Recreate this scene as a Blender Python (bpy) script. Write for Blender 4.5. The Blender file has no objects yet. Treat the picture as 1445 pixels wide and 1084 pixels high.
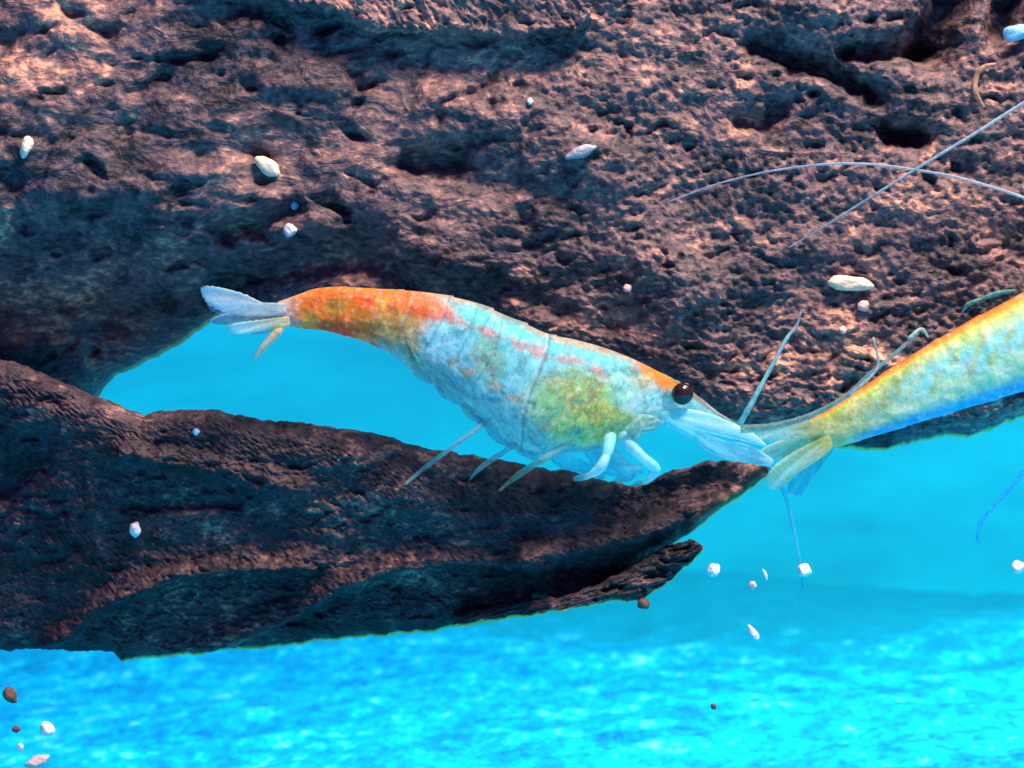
import bpy, bmesh, math, random
import numpy as np
from mathutils import Vector, Matrix
from mathutils.bvhtree import BVHTree

random.seed(7)
MM = 0.001
scene = bpy.context.scene
COL = scene.collection

# ------------------------------------------------------------------ camera
DIST = 150.0                       # mm from the lens to the plane of the shrimp
FRAME = 44.0                       # mm of that plane across the picture
K = FRAME / 1445.0                 # mm per photo pixel on that plane
cam_data = bpy.data.cameras.new("camera")
cam = bpy.data.objects.new("camera", cam_data)
COL.objects.link(cam)
cam.location = (0, -DIST * MM, 0)
cam.rotation_euler = (math.radians(90), 0, 0)
cam_data.sensor_width = 36.0
cam_data.lens = 36.0 * DIST / FRAME
cam_data.clip_start = 0.005
cam_data.clip_end = 5.0
cam_data.dof.use_dof = True
cam_data.dof.focus_distance = DIST * MM
cam_data.dof.aperture_fstop = 240.0
scene.camera = cam

# ------------------------------------------------------------------ light
world = bpy.data.worlds.new("World")
scene.world = world
world.use_nodes = True
bg = world.node_tree.nodes["Background"]
bg.inputs[0].default_value = (0.135, 0.135, 0.50, 1)      # blue water all round
bg.inputs[1].default_value = 0.92


def area_lamp(name, loc, target, sx, sy, power, color):
    d = bpy.data.lights.new(name, 'AREA')
    d.shape = 'RECTANGLE'
    d.size = sx * MM
    d.size_y = sy * MM
    d.energy = power
    d.color = color
    o = bpy.data.objects.new(name, d)
    COL.objects.link(o)
    o.location = Vector(loc) * MM
    v = (Vector(target) - Vector(loc))
    o.rotation_euler = v.to_track_quat('-Z', 'Y').to_euler()
    return o


# warm lamp over the front of the tank, white lamp over the back of it
area_lamp("tank_lamp_front", (48, -62, 132), (10, 2, 5), 50, 30, 0.63, (1.0, 0.73, 0.55))
area_lamp("tank_lamp_back", (90, 48, 115), (55, 70, -20), 190, 50, 0.38, (1.0, 0.97, 0.95))

scene.view_settings.view_transform = 'Standard'
scene.view_settings.look = 'None'
scene.view_settings.exposure = 0.0
scene.view_settings.gamma = 1.0
scene.render.engine = 'CYCLES'


# ------------------------------------------------------------------ helpers
def P(px, py, y=0.0):
    """a photo pixel and a depth in mm (0 = plane of the shrimp) to metres"""
    f = K * (DIST + y) / DIST
    return Vector(((px - 722.5) * f * MM, y * MM, (542.0 - py) * f * MM))


def lin(r, g, b):
    def c(v):
        v = v / 255.0
        return v / 12.92 if v <= 0.04045 else ((v + 0.055) / 1.055) ** 2.4
    return (c(r), c(g), c(b))


def tag(o, label=None, cat=None, group=None, kind=None):
    if label: o["label"] = label
    if cat: o["category"] = cat
    if group: o["group"] = group
    if kind: o["kind"] = kind
    return o


def empty(name, loc=(0, 0, 0)):
    o = bpy.data.objects.new(name, None)
    o.empty_display_size = 0.002
    COL.objects.link(o)
    o.location = loc
    return o


def root_loc(o):
    while o.parent:
        o = o.parent
    return o.location.copy()


def mesh_obj(name, verts, faces, mat, parent=None, smooth=True):
    me = bpy.data.meshes.new(name)
    if isinstance(verts, np.ndarray):
        verts = verts.tolist()
    if isinstance(faces, np.ndarray):
        faces = faces.tolist()
    me.from_pydata(verts, [], faces)
    me.update()
    if smooth:
        me.polygons.foreach_set("use_smooth", [True] * len(me.polygons))
    o = bpy.data.objects.new(name, me)
    me.materials.append(mat)
    COL.objects.link(o)
    if parent:
        o.parent = parent
        me.transform(Matrix.Translation(-root_loc(parent)))
    return o


# --- numpy gradient noise
rng = np.random.RandomState(3)
PERM = rng.permutation(512).astype(np.int64)
PERM = np.concatenate([PERM, PERM, PERM])
GR = rng.normal(size=(512, 3))
GR /= np.linalg.norm(GR, axis=1)[:, None]


def perlin(x, y, z):
    xi = np.floor(x).astype(np.int64); yi = np.floor(y).astype(np.int64); zi = np.floor(z).astype(np.int64)
    xf = x - xi; yf = y - yi; zf = z - zi
    u = xf * xf * xf * (xf * (xf * 6 - 15) + 10)
    v = yf * yf * yf * (yf * (yf * 6 - 15) + 10)
    w = zf * zf * zf * (zf * (zf * 6 - 15) + 10)
    out = 0
    for dx in (0, 1):
        for dy in (0, 1):
            for dz in (0, 1):
                h = PERM[(PERM[(PERM[(xi + dx) & 511] + yi + dy) & 511] + zi + dz) & 511]
                g = GR[h]
                dot = g[..., 0] * (xf - dx) + g[..., 1] * (yf - dy) + g[..., 2] * (zf - dz)
                wt = (u if dx else 1 - u) * (v if dy else 1 - v) * (w if dz else 1 - w)
                out = out + dot * wt
    return out * 1.5


def fbm(x, y, z, octv=4, gain=0.5, lac=2.03):
    a = 1.0; s = 0; 
    for i in range(octv):
        s = s + a * perlin(x + 17.3 * i, y + 9.1 * i, z + 3.7 * i)
        x = x * lac; y = y * lac; z = z * lac
        a *= gain
    return s


def interp(pts, x):
    pts = sorted(pts)
    return np.interp(x, [p[0] for p in pts], [p[1] for p in pts])


def seg_dist(px, py, pts):
    """distance in pixels to a polyline, and signed side of its nearest segment"""
    best = np.full(px.shape, 1e9); side = np.zeros(px.shape)
    for (ax, ay), (bx, by) in zip(pts[:-1], pts[1:]):
        dx, dy = bx - ax, by - ay
        t = np.clip(((px - ax) * dx + (py - ay) * dy) / (dx * dx + dy * dy), 0, 1)
        d = np.hypot(px - (ax + t * dx), py - (ay + t * dy))
        s = (px - ax) * dy - (py - ay) * dx
        m = d < best
        side = np.where(m, np.sign(s), side)
        best = np.where(m, d, best)
    return best, side


def sstep(a, b, x):
    t = np.clip((x - a) / (b - a), 0, 1)
    return t * t * (3 - 2 * t)


# --- node materials
class Mat:
    def __init__(self, name):
        self.m = bpy.data.materials.new(name)
        self.m.use_nodes = True
        self.nt = self.m.node_tree
        self.nt.nodes.clear()
        self.out = self.nt.nodes.new('ShaderNodeOutputMaterial')

    def n(self, kind, **kw):
        nd = self.nt.nodes.new(kind)
        for k, v in kw.items():
            if k.startswith('i_'):
                key = k[2:]
                nd.inputs[int(key) if key.isdigit() else key.replace('_', ' ')].default_value = v
            else:
                setattr(nd, k, v)
        return nd

    def l(self, a, b):
        self.nt.links.new(a, b)

    def noise(self, vec, scale, detail=4, rough=0.6, dist=0.0):
        t = self.n('ShaderNodeTexNoise')
        t.inputs['Scale'].default_value = scale
        t.inputs['Detail'].default_value = detail
        t.inputs['Roughness'].default_value = rough
        t.inputs['Distortion'].default_value = dist
        self.l(vec, t.inputs['Vector'])
        return t.outputs[0]

    def coords(self, scale=(1, 1, 1), rot=(0, 0, 0)):
        g = self.n('ShaderNodeNewGeometry')
        mp = self.n('ShaderNodeMapping')
        mp.inputs['Scale'].default_value = scale
        mp.inputs['Rotation'].default_value = rot
        self.l(g.outputs['Position'], mp.inputs['Vector'])
        return mp.outputs[0]

    def ramp(self, fac, stops):
        r = self.n('ShaderNodeValToRGB')
        e = r.color_ramp.elements
        while len(e) < len(stops):
            e.new(0.5)
        for i, (p, c) in enumerate(stops):
            e[i].position = p
            e[i].color = (c[0], c[1], c[2], 1)
        self.l(fac, r.inputs[0])
        return r.outputs[0]

    def mix(self, fac, a, b, mode='MIX'):
        x = self.n('ShaderNodeMix', data_type='RGBA', blend_type=mode)
        for sock, v in ((x.inputs[0], fac), (x.inputs[6], a), (x.inputs[7], b)):
            if isinstance(v, (int, float)):
                sock.default_value = v
            elif isinstance(v, tuple):
                sock.default_value = (v[0], v[1], v[2], 1)
            else:
                self.l(v, sock)
        return x.outputs[2]

    def math(self, op, a, b=None):
        x = self.n('ShaderNodeMath', operation=op)
        for sock, v in ((x.inputs[0], a), (x.inputs[1], b)):
            if v is None:
                continue
            if isinstance(v, (int, float)):
                sock.default_value = v
            else:
                self.l(v, sock)
        return x.outputs[0]

    def attr(self, name, out='Color'):
        a = self.n('ShaderNodeAttribute')
        a.attribute_name = name
        return a.outputs[out]

    def bsdf(self, **kw):
        b = self.n('ShaderNodeBsdfPrincipled')
        for k, v in kw.items():
            b.inputs[k.replace('_', ' ')].default_value = v
        self.l(b.outputs[0], self.out.inputs[0])
        return b


def wood_material(name, stops, k=1.0):
    M = Mat(name)
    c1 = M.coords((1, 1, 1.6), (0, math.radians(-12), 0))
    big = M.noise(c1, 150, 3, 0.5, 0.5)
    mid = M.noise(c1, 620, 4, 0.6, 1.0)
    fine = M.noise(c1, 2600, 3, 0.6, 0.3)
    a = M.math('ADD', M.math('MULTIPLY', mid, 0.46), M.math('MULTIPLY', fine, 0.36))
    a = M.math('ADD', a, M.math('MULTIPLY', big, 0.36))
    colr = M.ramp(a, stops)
    # yellowish lens colour fringe, painted along the broken lower rims
    rim_fringe = M.attr("rim_fringe", 'Fac')
    colr = M.mix(rim_fringe, colr, (0.90, 0.55, 0.14))
    b = M.bsdf(Roughness=0.62)
    b.inputs['Specular IOR Level'].default_value = 0.35
    M.l(colr, b.inputs['Base Color'])
    bump = M.n('ShaderNodeBump')
    bump.inputs['Strength'].default_value = 0.8 * k
    bump.inputs['Distance'].default_value = 0.0004
    M.l(M.math('ADD', M.math('MULTIPLY', fine, 0.30), mid), bump.inputs['Height'])
    M.l(bump.outputs[0], b.inputs['Normal'])
    return M.m


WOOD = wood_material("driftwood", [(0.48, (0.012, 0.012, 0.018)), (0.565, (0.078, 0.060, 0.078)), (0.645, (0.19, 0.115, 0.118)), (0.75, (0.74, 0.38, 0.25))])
WOOD_SHADED = wood_material("shaded_driftwood", [(0.48, (0.006, 0.007, 0.011)), (0.58, (0.028, 0.019, 0.030)), (0.67, (0.075, 0.045, 0.056)), (0.78, (0.45, 0.24, 0.18))])  # same driftwood darkened: shade on the lower branch and prong put into the colour


# ------------------------------------------------------------------ tank floor and back wall
def floor_mesh():
    xs = np.linspace(-260, 260, 560)
    ys = np.concatenate([np.linspace(-110, 20, 40)[:-1], np.linspace(20, 190, 520)])
    X, Y = np.meshgrid(xs, ys)
    Z = -23.0 + 0.06 * X * np.clip((Y + 20) / 90.0, 0, 1) * np.where(np.abs(X) > 120, 120 / np.maximum(np.abs(X), 1), 1)
    Z = Z + 1.7 * fbm(X / 45, Y / 55, 0 * X, 3)
    n = fbm(X / 4.0, Y / 6.0, 0 * X + 4, 4, 0.6)
    Z = Z + 0.35 * n * sstep(-10, 40, Y)
    Z = Z + 7.0 * np.clip((Y - 140) / 48, 0, 1) ** 2 * sstep(45, 5, X)      # drifted up towards the wall
    V = np.stack([X, Y, Z], -1).reshape(-1, 3) * MM
    ny, nx = X.shape
    i = np.arange(ny * nx).reshape(ny, nx)
    F = np.stack([i[:-1, :-1], i[:-1, 1:], i[1:, 1:], i[1:, :-1]], -1).reshape(-1, 4)
    return V, F


M = Mat("blue_sand")
c = M.coords((1, 0.5, 1), (0, 0, math.radians(8)))
n1 = M.noise(c, 260, 6, 0.75, 0.2)
n2 = M.noise(c, 1100, 4, 0.7)
a = M.math('ADD', M.math('MULTIPLY', n1, 0.6), M.math('MULTIPLY', n2, 0.4))
colr = M.ramp(a, [(0.38, (0.0, 0.20, 0.60)), (0.50, (0.0, 0.48, 0.90)), (0.57, (0.0, 0.74, 0.95)), (0.66, (0.22, 0.88, 0.95))])
# a smoother, plainer drift of sand at the back right
pos = M.n('ShaderNodeNewGeometry')
sep = M.n('ShaderNodeSeparateXYZ')
M.l(pos.outputs['Position'], sep.inputs[0])
dxx = M.math('DIVIDE', M.math('SUBTRACT', sep.outputs[0], 0.030), 0.030)
dip = M.math('POWER', 2.718, M.math('MULTIPLY', M.math('MULTIPLY', dxx, dxx), -1.0))
edge = M.math('SUBTRACT', 0.175, M.math('MULTIPLY', dip, 0.052))
edge = M.math('ADD', edge, M.math('MULTIPLY', M.math('SUBTRACT', n1, 0.5), 0.10))
plain = M.n('ShaderNodeMapRange', interpolation_type='SMOOTHSTEP')
M.l(M.math('SUBTRACT', sep.outputs[1], edge), plain.inputs[0])
plain.inputs[1].default_value = -0.022
plain.inputs[2].default_value = 0.022
colr = M.mix(plain.outputs[0], colr, (0.0, 0.36, 0.50))
b = M.bsdf(Roughness=0.55)
b.inputs['Specular IOR Level'].default_value = 0.2
M.l(colr, b.inputs['Base Color'])
bump = M.n('ShaderNodeBump')
bump.inputs['Strength'].default_value = 0.6
bump.inputs['Distance'].default_value = 0.0006
M.l(a, bump.inputs['Height'])
M.l(bump.outputs[0], b.inputs['Normal'])
v, f = floor_mesh()
tag(mesh_obj("tank_floor", v, f, M.m), "bright cyan floor of the tank, finely rippled and streaked", "tank floor", kind="structure")

M = Mat("blue_back_panel")
c = M.coords((1, 1, 3.0), (0, math.radians(8), 0))
n1 = M.noise(c, 45, 4, 0.6, 0.4)
colr = M.ramp(n1, [(0.3, (0.0, 0.38, 0.53)), (0.7, (0.0, 0.53, 0.68))])
b = M.bsdf(Roughness=0.5)
b.inputs['Specular IOR Level'].default_value = 0.1
M.l(colr, b.inputs['Base Color'])
bm = bmesh.new()
bmesh.ops.create_cube(bm, size=1.0)
for vv in bm.verts:
    vv.co = Vector((vv.co.x * 0.52, 0.188 + vv.co.y * 0.004, 0.03 + vv.co.z * 0.22))
me = bpy.data.meshes.new("tank_back_wall")
bm.to_mesh(me); bm.free()
me.materials.append(M.m)
back = bpy.data.objects.new("tank_back_wall", me)
COL.objects.link(back)
tag(back, "smooth plain blue back wall of the tank", "back wall", kind="structure")

# ------------------------------------------------------------------ driftwood
wood_root = empty("driftwood", P(-190, 1290, 8))
tag(wood_root, "dark brown forked driftwood with rough pitted bark above and a broken pointed branch below", "driftwood")


def loft(name, x0, x1, step, top, bot, ref, front_fn, thick_fn, rows, back_rows=36, edge_noise=(3.0, 22.0), fringe_fn=None, seed=0.0, round_ends=0, mat=None):
    """A solid piece of wood: columns along the picture's x, each column a closed ring of
    a sculpted front from the top edge to the bottom edge and a rounded back."""
    xs = np.arange(x0, x1 + step * 0.5, step)
    zt = interp(top, xs); zb = interp(bot, xs)
    en, ew = edge_noise
    zt = zt + en * fbm(xs / ew, xs * 0 + 1.3 + seed, xs * 0, 4, 0.6)
    zb = zb + en * fbm(xs / ew, xs * 0 + 7.7 + seed, xs * 0, 4, 0.6)
    if round_ends:
        m = (zt + zb) / 2
        for sgn, xe in ((1, x1),):
            e = np.clip((xe - xs) / round_ends, 0, 1)
            s = np.sqrt(np.clip(1 - (1 - e) ** 2, 0, 1)) * 0.96 + 0.04
            zt = m + (zt - m) * s; zb = m + (zb - m) * s
    v = np.linspace(0, 1, rows)
    v = 0.5 - 0.5 * np.cos(v * math.pi) * (0.35) - (0.5 - v) * 0.65 if False else v
    # denser near both edges
    v = v + 0.06 * np.sin(2 * np.pi * v) * -1
    PX, VV = np.meshgrid(xs, v)
    PY = zt[None, :] + (zb - zt)[None, :] * VV
    Yf = front_fn(PX, PY, zt[None, :], zb[None, :])
    th = thick_fn(xs)
    vb = np.linspace(1, 0, back_rows + 2)[1:-1]
    PXb, VB = np.meshgrid(xs, vb)
    PYb = zt[None, :] + (zb - zt)[None, :] * VB
    y_top = Yf[0][None, :]; y_bot = Yf[-1][None, :]
    Yb = y_top + (y_bot - y_top) * VB + th[None, :] * np.sqrt(np.clip(1 - (2 * VB - 1) ** 2, 0, 1))
    Yb = Yb + 0.5 * fbm(PXb / 60, PYb / 60, 0 * PXb + 5, 3)
    A = np.concatenate([PX, PXb], 0); B = np.concatenate([PY, PYb], 0); C = np.concatenate([Yf, Yb], 0)
    # edges stand where the photograph shows them at the depth they really have
    ker = np.ones(61) / 61
    sm = lambda a_: np.convolve(np.pad(a_, 30, mode='edge'), ker, mode='valid')
    ya, yb_ = sm(Yf[0]), sm(Yf[-1])
    vv = np.concatenate([v, vb])[:, None]
    f = K * (DIST + ya[None, :] * (1 - vv) + yb_[None, :] * vv) / DIST
    V = np.stack([(A - 722.5) * f, C, (542 - B) * f], -1) * MM
    nr, nc = A.shape
    idx = np.arange(nr * nc).reshape(nr, nc)
    nx = np.roll(idx, -1, axis=0)
    F = np.stack([idx[:, :-1], nx[:, :-1], nx[:, 1:], idx[:, 1:]], -1).reshape(-1, 4)
    F = F.tolist() + [idx[::-1, -1].tolist(), idx[:, 0].tolist()]
    o = mesh_obj(name, V.reshape(-1, 3), F, mat or WOOD, wood_root)
    wv = np.zeros(nr * nc, dtype=np.float32)
    if fringe_fn is not None:
        d = zb[None, :] - PY
        wv[:PX.size] = fringe_fn(PX, PY, d).ravel().astype(np.float32)
    at = o.data.attributes.new("rim_fringe", 'FLOAT', 'POINT')
    at.data.foreach_set("value", wv)
    return o


def bark(px, py, amp=1.0, seed=0.0, ax=26.0, ay=15.0, tilt=-0.12):
    """rough relief in mm, positive = away from the camera (a pit)"""
    qx = px * math.cos(tilt) + py * math.sin(tilt); qy = -px * math.sin(tilt) + py * math.cos(tilt)
    wx = 14 * fbm(px / 70, py / 70, 0 * px + seed + 2, 2); wy = 14 * fbm(px / 70, py / 70, 0 * px + seed + 8, 2)
    n = fbm((qx + wx) / ax, (qy + wy) / ay, 0 * px + seed, 3, 0.45)
    pits = np.clip(n - 0.22, 0, None) * 2.0 + 0.30 * n
    mask = sstep(-0.35, 0.35, fbm(px / 90, py / 70, 0 * px + seed + 33, 2))
    big = fbm(px / 150, py / 85, 0 * px + seed + 20, 3)
    return amp * ((0.25 + 0.75 * mask) * 0.85 * pits + 0.75 * big)


# trunk: upper part of the picture
TR_BOT = [(-300, 760), (-100, 740), (0, 700), (100, 620), (140, 555), (165, 529), (185, 522), (230, 499), (262, 480), (296, 456),
          (330, 436), (400, 432), (450, 424), (540, 424), (600, 430), (660, 442), (700, 458), (776, 490), (850, 508), (915, 534), (960, 560), (1000, 584),
          (1060, 606), (1120, 606), (1168, 630), (1200, 634), (1240, 637), (1275, 629), (1310, 622), (1340, 616), (1370, 618),
          (1400, 606), (1445, 588), (1600, 560), (1800, 540), (2000, 500)]


def trunk_front(px, py, zt, zb):
    d = zb - py
    r = interp([(-300, 380), (100, 330), (300, 200), (450, 110), (600, 80), (800, 70), (950, 55), (1100, 60), (1200, 120), (2000, 120)], px[0])[None, :]
    e = np.clip(d / r, 0, 1)
    y = 3.4 + r * K * 0.75 * (1 - np.sqrt(np.clip(1 - (1 - e) ** 2, 0, 1)))
    # the upper left falls away from the camera
    y = y + 1.6 * sstep(450, -150, px) * sstep(420, -100, py) + 7.5 * sstep(480, 60, px) * sstep(230, 600, py)
    top = np.clip((py - zt) / 60, 0, 1)
    y = y + 4 * (1 - np.sqrt(np.clip(1 - (1 - top) ** 2, 0, 1)))
    s = 0.8 * sstep(0, 60, d)
    fine = sstep(500, 1000, px)
    b1 = bark(px, py, 1.0, 0.0, 52, 30)
    b2 = bark(px, py, 0.55, 5.0, 27, 17)
    y = y + (0.25 + 0.75 * s) * (b1 * (1 - fine) + (0.45 * b1 + b2) * fine)
    y = y + 0.17 * fbm(px / 11, py / 8, 0 * px + 3, 3, 0.55) * (0.3 + 0.7 * fine)

    def groove(pts, w, depth):
        nonlocal y
        dd, _ = seg_dist(px + 5 * fbm(px / 20, py / 20, 0 * px + 31, 2), py + 5 * fbm(px / 20, py / 20, 0 * px + 37, 2), pts)
        y = y + depth * np.exp(-(dd / w) ** 2)
    groove([(1060, 72), (1110, 92), (1160, 108), (1222, 140)], 13, 1.8)
    groove([(1245, 195), (1288, 200)], 13, 2.4)
    groove([(1040, 175), (1078, 182), (1092, 160)], 15, 1.3)
    groove([(1300, 72), (1320, 30), (1350, -30)], 30, 3.4)
    groove([(1190, 82), (1300, 76)], 14, 1.8)
    groove([(1400, 60), (1420, -20)], 22, 2.6)
    groove([(585, 235), (645, 232)], 20, 1.6)
    groove([(330, 335), (420, 300)], 16, 1.4)
    groove([(330, 405), (420, 372), (520, 368), (600, 400), (680, 430)], 26, 1.8)
    groove([(700, 400), (790, 440)], 16, 0.8)
    groove([(1340, 235), (1352, 250)], 12, 0.6)
    # a swelling across the middle
    groove([(620, 150), (760, 200), (860, 240)], 40, -0.9)
    groove([(880, 300), (960, 420)], 50, -0.7)
    groove([(1250, 60), (1130, 20)], 40, -0.8)
    return y


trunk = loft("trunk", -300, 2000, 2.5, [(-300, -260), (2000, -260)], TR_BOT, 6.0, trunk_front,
             lambda x: 12 + 0 * x, 360, fringe_fn=lambda px, py, d: sstep(6.5, 1, d) * sstep(120, 200, px))

# lower branch
LB_TOP = [(-300, 430), (-100, 480), (0, 505), (80, 535), (140, 560), (175, 575), (205, 587), (225, 580), (250, 578), (320, 581), (360, 590), (420, 597), (520, 610),
          (600, 632), (650, 640), (740, 655), (800, 665), (850, 676), (900, 687), (940, 668), (1000, 650), (1040, 650), (1090, 656)]
LB_BOT = [(-300, 1310), (-130, 1310), (-60, 945), (0, 917), (80, 917), (160, 920), (172, 934), (240, 925), (330, 918), (400, 914),
          (450, 905), (520, 899), (600, 892), (680, 880), (760, 866), (820, 850), (880, 815), (945, 774), (985, 745), (1020, 716), (1060, 690), (1090, 664)]


def branch_front(px, py, zt, zb):
    d0 = py - zt; d1 = zb - py
    h = np.maximum(zb - zt, 4)
    rt = np.minimum(60, h * 0.4); rb = np.minimum(36, h * 0.35)
    et = np.clip(d0 / rt, 0, 1); eb = np.clip(d1 / rb, 0, 1)
    y = 1.2 + rt * K * 0.95 * (1 - np.sqrt(np.clip(1 - (1 - et) ** 2, 0, 1))) + rb * K * 0.8 * (1 - np.sqrt(np.clip(1 - (1 - eb) ** 2, 0, 1)))
    y = y + 3.0 * sstep(250, -250, px) + 2.9 * np.clip(d0 / 330, 0, 1.3)
    wob = 6 * fbm(px / 25, py / 25, 0 * px + 41, 3)
    # recessed face under an overhanging lip
    dd, sd = seg_dist(px, py + wob, [(250, 940), (380, 884), (430, 862), (480, 832), (560, 802), (640, 792), (700, 794), (745, 802), (780, 835), (860, 852), (960, 870)])
    sgn = np.where(sd < 0, dd, -dd)
    y = y + 1.25 * sstep(-4, 12, sgn) - 1.0 * np.exp(-(np.clip(-sgn, 0, None) / 26) ** 2) * (sgn < 0) 
    # ragged flap
    dd, sd = seg_dist(px, py + wob, [(60, 912), (112, 895), (132, 868), (180, 840), (260, 813), (350, 800), (440, 798)])
    sgn = np.where(sd < 0, dd, -dd)
    lim = sstep(480, 420, px) * sstep(40, 90, px)
    y = y + lim * (0.8 * sstep(-3, 12, sgn) - 1.1 * np.exp(-(np.clip(-sgn, 0, None) / 20) ** 2) * (sgn < 0))

    def groove(pts, w, depth):
        nonlocal y
        dd, _ = seg_dist(px, py + wob, pts)
        y = y + depth * np.exp(-(dd / w) ** 2)
    groove([(740, 782), (850, 766), (930, 742), (1030, 702), (1075, 672)], 20, -1.5)
    groove([(770, 815), (860, 812), (960, 765)], 13, 1.0)
    groove([(860, 715), (960, 690), (1010, 668)], 24, 1.2)
    groove([(1010, 660), (1075, 662)], 16, -0.5)
    groove([(60, 640), (10, 690), (-60, 700)], 22, 1.2)
    groove([(180, 640), (320, 660), (420, 690)], 18, -0.7)
    groove([(180, 715), (290, 708), (340, 712)], 7, 0.5)
    groove([(560, 700), (700, 740), (840, 720)], 40, -0.9)
    s = np.minimum(sstep(0, 40, d0), sstep(0, 30, d1))
    # long fibres that follow the branch
    qx = px + 0.0; qy = py - (-0.15) * px
    fib = fbm(px / 60, (py + 0.10 * px + 8 * fbm(px / 80, py / 80, 0 * px, 2)) / 7, 0 * px + 50, 4, 0.6)
    hatch = fbm((px + py) / 16, (px - py) / 3.8, 0 * px + 60, 3, 0.6)
    y = y + (0.3 + 0.7 * s) * (0.06 * fib + 0.12 * hatch + bark(px, py, 0.34, 11.0, 34, 17))
    return y


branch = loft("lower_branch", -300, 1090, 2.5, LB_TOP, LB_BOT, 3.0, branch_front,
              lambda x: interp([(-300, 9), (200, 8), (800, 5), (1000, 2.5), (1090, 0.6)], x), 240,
              edge_noise=(3.2, 24), fringe_fn=lambda px, py, d: np.maximum(sstep(6, 1, d) * sstep(165, 175, px), 0.12 * sstep(30, 4, d) * sstep(860, 960, px)), seed=3.0, round_ends=14, mat=WOOD_SHADED)


def prong_front(px, py, zt, zb):
    h = np.maximum(zb - zt, 3)
    v = (py - zt) / h
    y = 0.2 + h * K * 0.5 * (1 - np.sqrt(np.clip(1 - (2 * v - 1) ** 2, 0, 1))) + 2.6 * sstep(820, 660, px)
    y = y + bark(px, py, 0.45, 15.0, 22, 10) + 0.15 * fbm(px / 30, (py + 0.3 * px) / 5, 0 * px + 3, 3)
    return y


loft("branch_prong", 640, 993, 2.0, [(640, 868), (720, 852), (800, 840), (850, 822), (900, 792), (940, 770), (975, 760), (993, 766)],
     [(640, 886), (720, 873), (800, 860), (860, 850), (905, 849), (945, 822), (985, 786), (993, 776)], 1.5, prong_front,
     lambda x: 2.5 + 0 * x, 70, 20, edge_noise=(3.0, 16), fringe_fn=lambda px, py, d: sstep(5, 0, d), seed=8.0, round_ends=16, mat=WOOD_SHADED)


def ledge_front(px, py, zt, zb):
    d = zb - py
    base = trunk_front(px, py, -260 + 0 * zb, interp(TR_BOT, px[0])[None, :])
    flat = np.minimum(base, 3.3 + 1.6 * sstep(450, -150, px) * sstep(420, -100, py) + 0.6 * sstep(500, 250, px))
    e = np.clip(d / 14, 0, 1)
    y = flat - 0.95 + 1.3 * (1 - np.sqrt(np.clip(1 - (1 - e) ** 2, 0, 1)))
    y = y + 0.5 * sstep(420, 230, px)
    w_ = 16 * fbm(px / 50, py / 40, 0 * px + 75, 2)
    y = y + 0.17 * fbm((px - 0.7 * py + w_) / 12, (px + 1.1 * py + w_) / 42, 0 * px + 70, 4, 0.6) + bark(px, py, 0.35, 9.0, 30, 16)
    return y


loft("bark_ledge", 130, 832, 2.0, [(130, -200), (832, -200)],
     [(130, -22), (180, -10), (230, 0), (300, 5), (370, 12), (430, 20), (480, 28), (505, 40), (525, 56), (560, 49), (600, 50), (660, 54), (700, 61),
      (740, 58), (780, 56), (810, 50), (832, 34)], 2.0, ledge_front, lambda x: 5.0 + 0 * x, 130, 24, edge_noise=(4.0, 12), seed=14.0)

bpy.context.view_layer.update()


def tree_of(objs):
    vs, fs = [], []
    for o in objs:
        base = len(vs)
        mw = o.matrix_world
        vs += [mw @ v.co for v in o.data.vertices]
        fs += [[base + i for i in p.vertices] for p in o.data.polygons if len(p.vertices) == 4]
    return BVHTree.FromPolygons(vs, fs)


WTREE = tree_of([o for o in wood_root.children])
CAMP = Vector((0, -DIST * MM, 0))


def wood_hit(px, py):
    d = (P(px, py, 0) - CAMP).normalized()
    h = WTREE.ray_cast(CAMP, d)
    return h[0]


def on_wood(px, py, lift=0.0, default=1.0):
    """depth in mm of the wood behind a pixel, less a lift"""
    h = wood_hit(px, py)
    return (h.y / MM if h else default) - lift


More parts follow.
